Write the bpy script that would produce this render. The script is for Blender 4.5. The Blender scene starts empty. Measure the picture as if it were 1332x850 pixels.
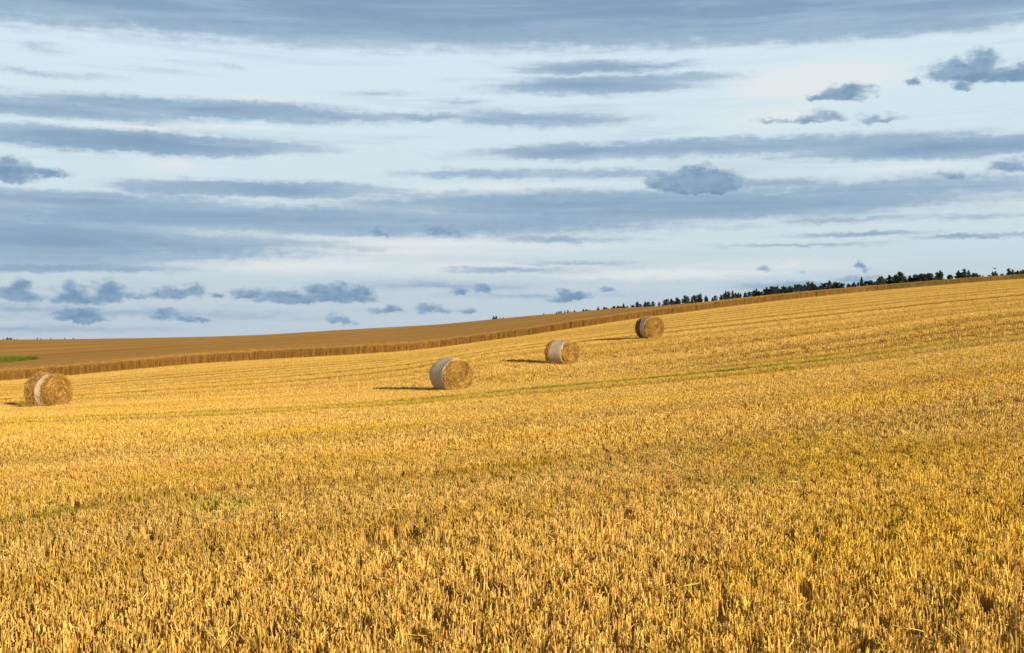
import bpy, bmesh, math, random
import numpy as np
from mathutils import Vector, Matrix, Euler

R = math.radians
scene = bpy.context.scene
COL = scene.collection
random.seed(7)
rng = np.random.default_rng(7)

# ------------------------------------------------------------------ camera, sun, sky, exposure
F = 1480.0                      # focal length in photo pixels (photo 1332 wide), eye level at row 440
EYE = 1.7
cam_d = bpy.data.cameras.new('camera')
cam_d.sensor_width = 36.0
cam_d.lens = 36.0 * F / 1332.0
cam_d.shift_y = 15.0 / 1332.0
cam_d.clip_start = 0.05
cam_d.clip_end = 20000
cam = bpy.data.objects.new('camera', cam_d)
cam.location = (0, 0, EYE)
cam.rotation_euler = (R(90), 0, 0)
COL.objects.link(cam)
scene.camera = cam

scene.view_settings.view_transform = 'Standard'
scene.view_settings.look = 'None'
scene.view_settings.gamma = 1
EXPO = 0.50
SKY_STR = 0.1
scene.view_settings.exposure = EXPO
scene.render.engine = 'CYCLES'
scene.cycles.max_bounces = 6
scene.cycles.diffuse_bounces = 3
scene.cycles.transparent_max_bounces = 8

SUN_DIR = Vector((0.56, -0.83, 0)).normalized()
SUN_EL = R(13)
sdir = Vector((SUN_DIR.x * math.cos(SUN_EL), SUN_DIR.y * math.cos(SUN_EL), math.sin(SUN_EL)))
sun_d = bpy.data.lights.new('sun', 'SUN')
sun_d.energy = 5.0
sun_d.angle = R(0.6)
sun_d.color = (1.0, 0.89, 0.69)
sun = bpy.data.objects.new('sun', sun_d)
sun.rotation_euler = sdir.to_track_quat('Z', 'Y').to_euler()
sun.location = (60, -60, 60)
COL.objects.link(sun)


def lin(r, g, b):
    def f(c):
        c /= 255.0
        return c / 12.92 if c <= 0.04045 else ((c + 0.055) / 1.055) ** 2.4
    return (f(r), f(g), f(b))


class NT:
    """small helper for building node trees"""
    def __init__(s, tree):
        s.t = tree
        s.n = tree.nodes
        s.l = tree.links

    def new(s, typ, **kw):
        n = s.n.new(typ)
        for k, v in kw.items():
            setattr(n, k, v)
        return n

    def put(s, sock, v):
        if v is None:
            return
        if hasattr(v, 'is_linked') or isinstance(v, bpy.types.NodeSocket):
            s.l.new(v, sock)
        else:
            if hasattr(sock, 'default_value'):
                try:
                    sock.default_value = v
                except Exception:
                    sock.default_value = (*v, 1.0)

    def math(s, op, a, b=None, c=None, clamp=False):
        n = s.new('ShaderNodeMath', operation=op, use_clamp=clamp)
        s.put(n.inputs[0], a); s.put(n.inputs[1], b); s.put(n.inputs[2], c)
        return n.outputs[0]

    def vmath(s, op, a, b=None, c=None):
        n = s.new('ShaderNodeVectorMath', operation=op)
        s.put(n.inputs[0], a); s.put(n.inputs[1], b); s.put(n.inputs[2], c)
        return n.outputs['Value'] if op in ('LENGTH', 'DOT_PRODUCT') else n.outputs['Vector']

    def noise(s, vec, scale, detail=3.0, rough=0.5, dist=0.0):
        n = s.new('ShaderNodeTexNoise')
        s.put(n.inputs['Vector'], vec)
        n.inputs['Scale'].default_value = scale
        n.inputs['Detail'].default_value = detail
        n.inputs['Roughness'].default_value = rough
        n.inputs['Distortion'].default_value = dist
        return n

    def mix(s, fac, a, b, blend='MIX'):
        n = s.new('ShaderNodeMix', data_type='RGBA', blend_type=blend)
        s.put(n.inputs['Factor'], fac)
        for sock, v in ((n.inputs[6], a), (n.inputs[7], b)):
            if isinstance(v, tuple):
                sock.default_value = (*v[:3], 1.0)
            else:
                s.l.new(v, sock)
        return n.outputs[2]

    def smooth(s, v, lo, hi, a=0.0, b=1.0):
        n = s.new('ShaderNodeMapRange', interpolation_type='SMOOTHSTEP')
        s.put(n.inputs[0], v)
        for i, q in enumerate((lo, hi, a, b)):
            n.inputs[1 + i].default_value = q
        return n.outputs[0]

    def ramp(s, fac, stops):
        n = s.new('ShaderNodeValToRGB')
        cr = n.color_ramp
        while len(cr.elements) < len(stops):
            cr.elements.new(0.5)
        for e, (p, c) in zip(cr.elements, stops):
            e.position = p
            e.color = (*c[:3], 1.0)
        s.put(n.inputs[0], fac)
        return n.outputs[0]


# ---- sky: Nishita sky, a pale veil towards the horizon, and three kinds of cloud laid out by compass direction
world = bpy.data.worlds.new('World')
scene.world = world
world.use_nodes = True
W = NT(world.node_tree)
W.n.clear()
world.cycles.sampling_method = 'MANUAL'
world.cycles.sample_map_resolution = 512
GAIN = 1.0 / (SKY_STR * 2 ** EXPO)


def sc(r, g, b):
    c = lin(r, g, b)
    return (c[0] * GAIN, c[1] * GAIN, c[2] * GAIN)


def dirp(px, py):
    az = math.atan((px - 666) / F)
    el = math.atan((440 - py) / F * math.cos(az))
    return az * 14.8, el * 14.8


sky = W.new('ShaderNodeTexSky', sky_type='NISHITA')
sky.sun_disc = False
sky.sun_elevation = SUN_EL
sky.sun_rotation = math.atan2(SUN_DIR.x, SUN_DIR.y)
tc = W.new('ShaderNodeTexCoord')
sep = W.new('ShaderNodeSeparateXYZ')
W.l.new(tc.outputs['Generated'], sep.inputs[0])
az = W.math('ARCTAN2', sep.outputs[0], sep.outputs[1])
el = W.math('ARCSINE', sep.outputs[2])
cmb = W.new('ShaderNodeCombineXYZ')
W.l.new(W.math('MULTIPLY', az, 14.8), cmb.inputs[0])
W.l.new(W.math('MULTIPLY', el, 14.8), cmb.inputs[1])
P = cmb.outputs[0]
elp = W.math('MULTIPLY', el, 14.8)

wn1 = W.noise(W.vmath('MULTIPLY', P, (0.35, 2.2, 1)), 1.0, 6.0, 0.62)
wn2 = W.noise(W.vmath('MULTIPLY', P, (0.9, 1.5, 1)), 3.2, 5.0, 0.65)
PA = W.vmath('MULTIPLY_ADD', W.vmath('SUBTRACT', wn1.outputs['Color'], (0.5, 0.5, 0.5)), (2.2, 0.13, 0), P)
PA = W.vmath('MULTIPLY_ADD', W.vmath('SUBTRACT', wn2.outputs['Color'], (0.5, 0.5, 0.5)), (0.35, 0.12, 0), PA)
wn3 = W.noise(W.vmath('MULTIPLY', P, (0.8, 1.6, 1)), 9.0, 4.0, 0.7)
PA = W.vmath('MULTIPLY_ADD', W.vmath('SUBTRACT', wn3.outputs['Color'], (0.5, 0.5, 0.5)), (0.14, 0.09, 0), PA)
PB = W.vmath('MULTIPLY_ADD', W.vmath('SUBTRACT', wn2.outputs['Color'], (0.5, 0.5, 0.5)), (0.42, 0.26, 0), P)


def cloud_layer(src, items, flat=False):
    acc = None
    for it in items:
        px, py, rx, ry = it[:4]
        w = it[4] if len(it) > 4 else 1.0
        if flat:
            py, ry, w = py + 0.4 * ry, ry * 1.5, w * 1.25
        cx, cy = dirp(px, py)
        inv = (100.0 / rx, 100.0 / ry, 0.0)
        n = W.new('ShaderNodeVectorMath', operation='MULTIPLY_ADD')
        W.l.new(src, n.inputs[0])
        n.inputs[1].default_value = inv
        n.inputs[2].default_value = (-cx * inv[0], -cy * inv[1], 0.0)
        q = n.outputs[0]
        if flat:            # cumuli: flat underside
            q = W.vmath('MINIMUM', q, W.vmath('MULTIPLY', q, (1.0, 2.3, 1.0)))
        L = W.vmath('LENGTH', q)
        m = W.math('MULTIPLY_ADD', L, -w, w)
        acc = m if acc is None else W.math('MAXIMUM', acc, m)
    return acc


BANDS = [
    (600, -160, 9000, 212, 7.0), (500, 36, 330, 16, .9), (1150, 30, 400, 22, 1.2), (600, 52, 110, 7, .6),
    (260, 143, 300, 17, 1.3), (40, 140, 240, 15, 1.2), (400, 150, 190, 12, 1.0),
    (150, 183, 300, 17, 1.9), (700, 157, 175, 14, 1.0), (560, 152, 120, 7, .8),
    (790, 88, 130, 12, 1.2), (770, 112, 170, 16, 1.3), (860, 104, 130, 10, 1.0),
    (960, 192, 460, 14, 1.3), (1240, 190, 260, 17, 1.7), (720, 198, 130, 14, 1.3), (1060, 187, 240, 11, 1.2),
    (340, 246, 220, 15, 1.3), (130, 262, 280, 17, 1.3), (640, 228, 180, 9, .8), (800, 226, 170, 9, .8),
    (400, 286, 700, 24, 1.4), (60, 310, 300, 42, 1.6), (230, 318, 280, 22, 1.1), (860, 268, 520, 26, 1.6), (1150, 245, 330, 17, 1.1),
    (1030, 268, 180, 22, 1.1), (1000, 238, 170, 10, .8), (640, 268, 120, 10, .9),
    (80, 348, 190, 9, 1.2), (1130, 304, 110, 5, 1.0), (1260, 308, 90, 5, 1.0), (1050, 318, 150, 4, .7),
    (1110, 285, 110, 6, .8), (1250, 283, 110, 6, .5), (740, 342, 120, 5, .6), (730, 311, 130, 8, .8), (660, 352, 120, 6, .7),
    (1020, 372, 110, 8, .9), (1110, 364, 50, 8, .9), (200, 408, 330, 13, .55), (560, 372, 230, 10, .6), (40, 428, 260, 8, .5),
    (20, 402, 150, 12, .6), (710, 385, 200, 8, .5),
    (48, 60, 44, 9, .42), (70, 98, 70, 5, .42), (20, 90, 26, 5, .4), (182, 90, 30, 6, .42), (235, 81, 46, 5, .36), (275, 84, 20, 6, .36), (520, 122, 50, 5, .42), (615, 133, 34, 6, .4),
]
CUMULI = [
    (26, 380, 34, 15, 1.3), (24, 371, 18, 12), (96, 383, 34, 13, 1.2), (92, 376, 18, 11), (142, 382, 34, 14, 1.3), (138, 374, 20, 12), (174, 385, 18, 7),
    (228, 380, 46, 9), (250, 375, 14, 8), (205, 379, 14, 7), (278, 384, 14, 5, .8),
    (322, 381, 32, 8), (375, 386, 60, 11, 1.2), (440, 383, 60, 13, 1.3), (438, 373, 16, 9), (468, 376, 24, 11), (410, 378, 26, 9),
    (104, 411, 50, 9, 1.2), (122, 405, 22, 8), (84, 407, 18, 7), (215, 409, 26, 9), (262, 412, 18, 5), (240, 414, 22, 5, .8),
    (598, 376, 18, 8), (630, 374, 15, 8), (560, 399, 28, 8), (578, 405, 18, 6), (505, 402, 26, 7), (445, 418, 24, 7), (610, 405, 12, 6),
    (742, 386, 32, 7, 1.2), (735, 381, 16, 6), (848, 396, 13, 4), (790, 376, 14, 4), (1116, 344, 9, 8, .8), (1123, 350, 9, 4, .5), (992, 350, 15, 6, .45), (1042, 352, 9, 5, .3),
    (1255, 92, 56, 16, 1.3), (1278, 80, 26, 17, 1.2), (1320, 96, 60, 12, 1.1), (1248, 112, 20, 7, .8), (1186, 108, 12, 6, .8),
    (1098, 120, 44, 11, 1.1), (1105, 114, 26, 9), (1070, 126, 26, 6), (1060, 154, 60, 7, .7), (1066, 150, 24, 8, .6), (1145, 156, 40, 7, .65), (1005, 156, 30, 4, .5),
    (905, 236, 80, 17, 1.7), (900, 226, 42, 14), (870, 238, 34, 12), (575, 299, 40, 11, .9), (494, 301, 16, 9, .8),
    (0, 222, 60, 15, 1.2), (6, 212, 26, 12), (62, 226, 26, 8), (1315, 215, 34, 10, .9), (1240, 230, 28, 6, .6), (720, 255, 30, 8, .5),
]
BRIGHT = [
    (1060, 104, 130, 30, 1.2), (1010, 118, 90, 22), (1120, 96, 60, 20, .8), (1000, 150, 90, 30, .6),
    (620, 350, 190, 12, .8), (400, 345, 220, 16, .7), (860, 356, 200, 10, .9), (1010, 344, 180, 10, .5), (200, 212, 60, 12, .7), (320, 130, 120, 6, .7),
    (560, 318, 320, 14, .7), (640, 245, 160, 8, .7), (1290, 262, 120, 12, .6), (180, 166, 100, 4, .9), (310, 167, 80, 4, .8), (300, 286, 100, 4, .8),
    (1190, 218, 120, 8, .6), (480, 328, 260, 10, .7),
]
fine = W.noise(W.vmath('MULTIPLY', P, (0.5, 4.5, 1)), 1.6, 7.0, 0.62)
fv = W.math('SUBTRACT', fine.outputs[0], 0.5)
puff = W.noise(W.vmath('MULTIPLY', P, (1.0, 1.8, 1)), 5.5, 5.0, 0.6)
pv = W.math('SUBTRACT', puff.outputs[0], 0.5)
wisp = W.noise(W.vmath('MULTIPLY', P, (0.16, 2.4, 1)), 2.2, 8.0, 0.62, 0.4)

mA = W.math('MULTIPLY_ADD', pv, 0.45, 0.0)
mA = W.math('ADD', mA, W.math('MULTIPLY', fv, 1.35))
mA = W.math('MULTIPLY_ADD', mA, 1.0, cloud_layer(PA, BANDS))
dA = W.math('MULTIPLY', W.smooth(mA, -0.16, 0.78), W.smooth(wisp.outputs[0], 0.25, 0.6, 0.72, 1.0))
mB = W.math('MULTIPLY_ADD', pv, 1.5, cloud_layer(PB, CUMULI, True))
dB = W.smooth(mB, -0.08, 0.62)
mC = W.math('MULTIPLY_ADD', fv, 0.8, cloud_layer(PA, BRIGHT))
dC = W.smooth(mC, -0.1, 0.8)
dW = W.math('MULTIPLY', W.smooth(wisp.outputs[0], 0.5, 0.72), 0.4)

e01 = W.math('MULTIPLY', elp, 1 / 5.0)         # 0 at horizon, 1 at top of the picture
veil = W.ramp(e01, [(0.0, sc(190, 205, 218)), (0.12, sc(192, 208, 220)), (0.25, sc(206, 222, 230)), (0.5, sc(210, 230, 238)), (0.75, sc(215, 235, 245)), (1.0, sc(221, 240, 250))])
vf = W.smooth(elp, 5.0, 16.0, 0.95, 0.25)
base = W.mix(vf, sky.outputs[0], veil)
base = W.mix(dW, base, sc(178, 197, 216))
base = W.mix(W.math('MULTIPLY', dC, 0.75), base, sc(232, 235, 234))
slate = W.mix(W.smooth(fine.outputs[0], 0.35, 0.65), sc(139, 169, 196), sc(158, 181, 203))
mauve = W.mix(W.smooth(mA, 0.0, 0.55), sc(182, 195, 211), slate)
fdA = W.smooth(elp, 7.0, 20.0, 0.96, 0.5)
mauve = W.mix(W.smooth(mA, 0.55, 1.7, 0.0, 0.85), mauve, sc(124, 155, 186))
base = W.mix(W.math('MULTIPLY', dA, fdA), base, mauve)
dark = W.mix(W.smooth(mB, 0.1, 1.0), sc(165, 187, 207), W.mix(W.smooth(wn2.outputs[0], 0.38, 0.62), sc(112, 146, 178), sc(138, 166, 194)))
base = W.mix(W.math('MULTIPLY', dB, 0.92), base, dark)
# dark cloud deck added overhead, out of view, to cut ambient light
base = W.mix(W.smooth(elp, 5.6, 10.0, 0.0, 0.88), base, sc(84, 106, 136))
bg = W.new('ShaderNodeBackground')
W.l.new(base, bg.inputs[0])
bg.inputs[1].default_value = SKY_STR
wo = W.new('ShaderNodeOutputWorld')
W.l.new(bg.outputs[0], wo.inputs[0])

# ------------------------------------------------------------------ terrain
def pchip(xk, yk, x):
    xk = np.asarray(xk, float); yk = np.asarray(yk, float)
    h = np.diff(xk); d = np.diff(yk) / h
    m = np.zeros_like(yk)
    for i in range(1, len(xk) - 1):
        if d[i - 1] * d[i] > 0:
            w1 = 2 * h[i] + h[i - 1]; w2 = h[i] + 2 * h[i - 1]
            m[i] = (w1 + w2) / (w1 / d[i - 1] + w2 / d[i])
    m[0] = d[0]; m[-1] = d[-1]
    x = np.clip(x, xk[0], xk[-1])
    i = np.clip(np.searchsorted(xk, x) - 1, 0, len(h) - 1)
    t = (x - xk[i]) / h[i]
    return ((1 + 2 * t) * (1 - t) ** 2 * yk[i] + t * (1 - t) ** 2 * h[i] * m[i] + t * t * (3 - 2 * t) * yk[i + 1] + t * t * (t - 1) * h[i] * m[i + 1])


WHEAT_C = 140.5          # the crop edge is the line Y = WHEAT_C + 0.9 X


def edge_y(px):
    r = (px - 666) / F
    return WHEAT_C / (1 - 0.9 * r)


# each column: bearing, then (distance, image-slope term) pairs; the height is -term*distance/F
COLS = [
    (-500, [(3, 4), (6, 6), (15, 14), (28, 26), (43, 36), (65, 40), (edge_y(-500), 42), (430, -0.5)]),
    (-200, [(3, 4), (6, 6), (15, 14), (28, 26), (43, 36), (65, 38), (edge_y(-200), 38), (430, -1)]),
    (0, [(3, 3), (6, 5), (15, 13), (28, 25), (43, 34), (65, 34), (edge_y(0), 31), (420, -1.5)]),
    (252, [(3, 2), (6, 3), (15, 10), (28, 20), (43, 26), (65, 22), (edge_y(252), 12), (410, -5)]),
    (530, [(3, 1), (6, 2), (15, 6), (28, 12), (43, 15.5), (57, 9), (73, 2), (edge_y(530), -2.4), (370, -19.5)]),
    (650, [(3, 0), (6, 1), (15, 4), (28, 8), (43, 8.5), (58, -9), (73, -15.5), (edge_y(650), -16), (340, -30)]),
    (730, [(3, 0), (6, 0), (15, 2), (28, 5), (43, 3), (57, -9.4), (73, -24), (edge_y(730), -27), (335, -37)]),
    (832, [(3, 0), (6, 0), (15, 0), (28, 0), (43, -4), (57, -15), (73, -32.5), (edge_y(832), -41.5), (320, -45)]),
    (1082, [(3, -2), (6, -3), (15, -10), (28, -18), (43, -31), (57, -44), (73, -56), (edge_y(1082), -69), (262, -69.5)]),
    (1332, [(3, -4), (6, -6), (15, -18), (28, -36), (43, -54), (65, -74), (edge_y(1332), -87.5), (266, -87.5)]),
    (1600, [(3, -5), (6, -9), (15, -24), (28, -46), (43, -68), (65, -88), (200, -101), (300, -101)]),
    (1900, [(3, -6), (6, -11), (15, -28), (28, -54), (43, -78), (65, -98), (200, -112), (300, -112)]),
]
PXK = np.array([c[0] for c in COLS], float)
LY0, LY1, NLY = math.log(1.0), math.log(900.0), 360
LY = np.linspace(LY0, LY1, NLY)
YY = np.exp(LY)
NPX = 241
PXF = np.linspace(-500, 1900, NPX)
Zk = np.zeros((len(COLS), NLY))
Ck = np.zeros(len(COLS))
for k, (px, pts) in enumerate(COLS):
    ys = [math.log(p[0]) for p in pts]
    gs = [p[1] for p in pts]
    yc = pts[-1][0]
    Ck[k] = yc
    z = -pchip(ys, gs, LY) * YY / F
    zc = -gs[-1] * yc / F
    over = np.maximum(YY - yc, 0)
    Zk[k] = np.where(YY > yc, zc + (over * -0.004 - 0.055 * over * (1 - np.exp(-over / 60.0))), z)
TAB = np.zeros((NPX, NLY))
for j in range(NLY):
    TAB[:, j] = pchip(PXK, Zk[:, j], PXF)
CREST = pchip(PXK, Ck, PXF)
for _ in range(3):                                     # soften creases between columns
    T2 = TAB.copy()
    T2[1:-1] = (TAB[:-2] + 2 * TAB[1:-1] + TAB[2:]) / 4
    TAB = T2
for _ in range(2):
    T2 = TAB.copy()
    T2[:, 1:-1] = (TAB[:, :-2] + 2 * TAB[:, 1:-1] + TAB[:, 2:]) / 4
    TAB = T2


def lookup(tab, X, Y):
    Y = np.asarray(Y, float); X = np.asarray(X, float)
    Yc = np.maximum(Y, 3.0)
    px = 666 + F * X / Yc
    fx = np.clip((px + 500) / 2400.0 * (NPX - 1), 0, NPX - 1.001)
    fy = np.clip((np.log(Yc) - LY0) / (LY1 - LY0) * (NLY - 1), 0, NLY - 1.001)
    i = fx.astype(int); j = fy.astype(int)
    a = fx - i; b = fy - j
    return (tab[i, j] * (1 - a) * (1 - b) + tab[i + 1, j] * a * (1 - b) + tab[i, j + 1] * (1 - a) * b + tab[i + 1, j + 1] * a * b)


def ground(X, Y):
    Y = np.asarray(Y, float)
    z = lookup(TAB, X, Y)
    far = np.clip((Y - 700) / 200.0, 0, 1)
    z = z * (1 - far) + (-30.0) * far
    return z * np.clip(Y / 3.0, 0, 1)


def row_of(px, Y):
    return 440 + (EYE - ground((px - 666) / F * Y, Y)) * F / Y


# field coordinate u: constant along the drill rows, equal to the distance straight ahead
T0 = pchip([-500, 0, 252, 530, 650, 832, 1082, 1332, 1900], [770, 690, 651, 626, 614, 590, 556, 525, 470], PXF)
T1 = pchip([-500, 0, 252, 530, 650, 832, 1082, 1332, 1900], [590, 553, 543, 526, 515, 499, 474, 440, 400], PXF)
UT = np.zeros((NPX, NLY))
ratio = (PXF - 666) / F
ROWS = np.array([440 + (EYE - ground(ratio * y, np.full(NPX, y))) * F / y for y in YY]).T       # NPX x NLY
ctr = int(np.argmin(abs(PXF - 666)))


def y_at(i, target):
    r = ROWS[i]
    j = np.where((r[:-1] >= target) & (r[1:] < target))[0]
    if len(j) == 0:
        return None
    j = j[0]
    t = (r[j] - target) / (r[j] - r[j + 1])
    return math.exp(LY[j] + t * (LY[j + 1] - LY[j]))


tab0 = [y_at(i, T0[i]) for i in range(NPX)]
tab1 = [y_at(i, T1[i]) for i in range(NPX)]


def fill(t):
    x = np.array([i for i, v in enumerate(t) if v is not None]); v = np.array([t[i] for i in x])
    return np.interp(np.arange(NPX), x, v)


def blur(a, n):
    for _ in range(n):
        a = np.concatenate(([a[0]], (a[:-2] + 2 * a[1:-1] + a[2:]) / 4, [a[-1]]))
    return a


Y0 = blur(fill(tab0), 60)
Y1 = blur(fill(tab1), 60)
YW = np.minimum(WHEAT_C / np.maximum(1 - 0.9 * ratio, 0.3), 400)
for i in range(NPX):
    UT[i] = np.exp(pchip([math.log(0.5), math.log(Y0[i]), math.log(Y1[i]), math.log(YW[i]), math.log(1600)],
                         [math.log(0.5), math.log(Y0[ctr]), math.log(Y1[ctr]), math.log(YW[ctr]), math.log(1600)], LY))
U0, U1 = Y0[ctr], Y1[ctr]
print('tramlines u', U0, U1)


def rowu(X, Y):
    return lookup(UT, X, Y)


def hash2(i, j, s):
    h = (i.astype(np.int64) * 374761393 + j.astype(np.int64) * 668265263 + s * 974711) & 0x7fffffff
    h = ((h ^ (h >> 13)) * 1274126177) & 0x7fffffff
    return ((h ^ (h >> 16)) & 0xffff) / 65535.0


def vnoise(x, y, s=0):
    i = np.floor(x); j = np.floor(y)
    a = x - i; b = y - j
    a = a * a * (3 - 2 * a); b = b * b * (3 - 2 * b)
    return (hash2(i, j, s) * (1 - a) * (1 - b) + hash2(i + 1, j, s) * a * (1 - b) + hash2(i, j + 1, s) * (1 - a) * b + hash2(i + 1, j + 1, s) * a * b)


def fbm(x, y, s=0, o=4):
    v = 0; w = 0.5; t = 0
    for k in range(o):
        v = v + w * vnoise(x * 2 ** k, y * 2 ** k, s + k * 17); t += w; w *= 0.55
    return v / t


def tram(u, X, c, wob=0.6, side=0):
    """two wheel marks around a tramline, 0..1"""
    d = u - c - (fbm(X * 0.05, X * 0 + c, 5, 2) - 0.5) * wob
    k = 0.02 * c
    if c == U0:
        return np.exp(-(d / 0.42) ** 2)
    if side:
        return np.exp(-((d - 0.9 * (1 + k)) / (0.35 + k * 0.5)) ** 2)
    return np.exp(-((d - 0.9 * (1 + k)) / (0.35 + k * 0.6)) ** 2) + np.exp(-((d + 0.9 * (1 + k)) / (0.35 + k * 0.6)) ** 2)


def green_at(X, Y, u):
    px = 666 + F * X / np.maximum(Y, 1)
    a = tram(u, X, U1, side=1) * np.clip(vnoise(X * 0.25, X * 0 + 3.3, 11) * 1.6 - 0.15, 0, 1)
    a = a * np.where((px > 710) & (px < 1080), 1.3, 0.75)
    a = np.maximum(a, np.where(px < 720, 0.50, 0.25) * np.exp(-((u - U1 - 1.0) / 1.9) ** 2) * np.clip(vnoise(X * 0.12, X * 0 + 7.7, 14) * 1.5, 0.2, 1))
    b = tram(u, X, U0) * np.clip(1.0 - (px - 10) / 260.0, 0.05, 1) * np.clip(vnoise(X * 0.9, X * 0 + 1.3, 12) * 1.7 - 0.3, 0, 1)
    c = np.clip((fbm(X * 0.35, Y * 0.35, 21, 3) - 0.655) * 7, 0, 1) * 0.6 * np.clip((17 - Y) / 5, 0, 1)
    return np.clip(a + b + c, 0, 1)


def link_mesh(name, verts, faces, mat=None, parent=None, smooth=False, col=None):
    me = bpy.data.meshes.new(name)
    me.from_pydata([tuple(v) for v in verts], [], faces)
    me.update()
    if mat:
        me.materials.append(mat)
    if smooth:
        me.polygons.foreach_set('use_smooth', [True] * len(me.polygons))
    o = bpy.data.objects.new(name, me)
    (col or COL).objects.link(o)
    if parent:
        o.parent = parent
    return o


def fast_mesh(name, V, Q, mat, smooth=True):
    me = bpy.data.meshes.new(name)
    V = np.asarray(V, np.float32); Q = np.asarray(Q, np.int32)
    me.vertices.add(len(V)); me.vertices.foreach_set('co', V.ravel())
    me.loops.add(Q.size); me.loops.foreach_set('vertex_index', Q.ravel())
    me.polygons.add(len(Q)); me.polygons.foreach_set('loop_start', np.arange(0, Q.size, Q.shape[1], dtype=np.int32))
    me.update(calc_edges=True)
    if smooth:
        me.polygons.foreach_set('use_smooth', np.ones(len(Q), bool))
    me.materials.append(mat)
    return me


def grid_faces(nx, ny):
    i, j = np.meshgrid(np.arange(nx - 1), np.arange(ny - 1), indexing='ij')
    a = i * ny + j
    return np.stack([a, a + ny, a + ny + 1, a + 1], -1).reshape(-1, 4)


def new_mat(name):
    m = bpy.data.materials.new(name)
    m.use_nodes = True
    n = NT(m.node_tree)
    b = m.node_tree.nodes['Principled BSDF']
    return m, n, b


# ground material
gm, G, gb = new_mat('stubble_ground')
ua = G.new('ShaderNodeAttribute', attribute_name='rowu')
ga = G.new('ShaderNodeAttribute', attribute_name='green')
geo = G.new('ShaderNodeNewGeometry')
gs = G.new('ShaderNodeSeparateXYZ'); G.l.new(geo.outputs['Position'], gs.inputs[0])
lu = G.math('LOGARITHM', G.math('MAXIMUM', ua.outputs['Fac'], 0.5), math.e)
cv = G.new('ShaderNodeCombineXYZ')
G.l.new(ua.outputs['Fac'], cv.inputs[0])
G.l.new(G.math('MULTIPLY', gs.outputs[0], 0.03), cv.inputs[1])
swath = G.noise(cv.outputs[0], 0.55, 4.0, 0.6)
lines = G.noise(cv.outputs[0], 2.4, 3.0, 0.6)
patch = G.noise(geo.outputs['Position'], 0.09, 4.0, 0.55)
spk = G.noise(geo.outputs['Position'], 9.0, 3.0, 0.7)
c0 = G.mix(G.smooth(patch.outputs[0], 0.35, 0.65), (0.46, 0.235, 0.035), (0.55, 0.31, 0.06))
c0 = G.mix(G.smooth(swath.outputs[0], 0.42, 0.62), (0.38, 0.18, 0.022), c0)
c0 = G.mix(G.math('MULTIPLY', G.smooth(lines.outputs[0], 0.52, 0.62), 0.45), c0, (0.24, 0.12, 0.02))
c0 = G.mix(G.math('MULTIPLY', G.smooth(spk.outputs[0], 0.5, 0.66), 0.6), c0, (0.17, 0.072, 0.014))
c0 = G.mix(G.math('MULTIPLY', ga.outputs['Fac'], 0.7), c0, (0.16, 0.17, 0.02))
G.l.new(c0, gb.inputs['Base Color'])
gb.inputs['Roughness'].default_value = 0.95
gb.inputs['Specular IOR Level'].default_value = 0.1
bmp = G.new('ShaderNodeBump'); bmp.inputs['Strength'].default_value = 0.9; bmp.inputs['Distance'].default_value = 0.05
G.l.new(spk.outputs[0], bmp.inputs['Height']); G.l.new(bmp.outputs[0], gb.inputs['Normal'])

NG = 520
tg = np.linspace(-1, 1, NG)
gx = 3000 * np.sinh(6.6 * tg) / np.sinh(6.6)
gyv = 3000 * np.sinh(6.6 * tg) / np.sinh(6.6)
GX, GY = np.meshgrid(gx, gyv, indexing='ij')
GZ = ground(GX, GY)
GZ = np.where(GY < 1, GZ, GZ + (fbm(GX * 0.22, GY * 0.22, 3) - 0.5) * 0.10 * np.clip((GY - 1) / 6, 0, 1) * np.clip(24 / np.maximum(GY, 1), 0.15, 1))
gme = fast_mesh('ground', np.stack([GX, GY, GZ], -1).reshape(-1, 3), grid_faces(NG, NG), gm)
uu = rowu(GX, GY)
at = gme.attributes.new('rowu', 'FLOAT', 'POINT'); at.data.foreach_set('value', uu.ravel().astype(np.float32))
at = gme.attributes.new('green', 'FLOAT', 'POINT'); at.data.foreach_set('value', green_at(GX, GY, uu).ravel().astype(np.float32))
go = bpy.data.objects.new('ground', gme); COL.objects.link(go)
go['kind'] = 'structure'; go['label'] = 'sloping harvested field of golden stubble rising to the right'


def gz(X, Y):
    """height of the ground sheet incl. its small relief"""
    z = ground(X, Y)
    X = np.asarray(X, float); Y = np.asarray(Y, float)
    return z + (fbm(X * 0.22, Y * 0.22, 3) - 0.5) * 0.10 * np.clip((Y - 1) / 6, 0, 1) * np.clip(24 / np.maximum(Y, 1), 0.15, 1) * (Y >= 1)


# ------------------------------------------------------------------ scattering with geometry nodes
def source_collection(name, meshes):
    c = bpy.data.collections.new(name)
    for i, me in enumerate(meshes):
        c.objects.link(bpy.data.objects.new(f'{name}_{i:02d}', me))
    return c


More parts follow.
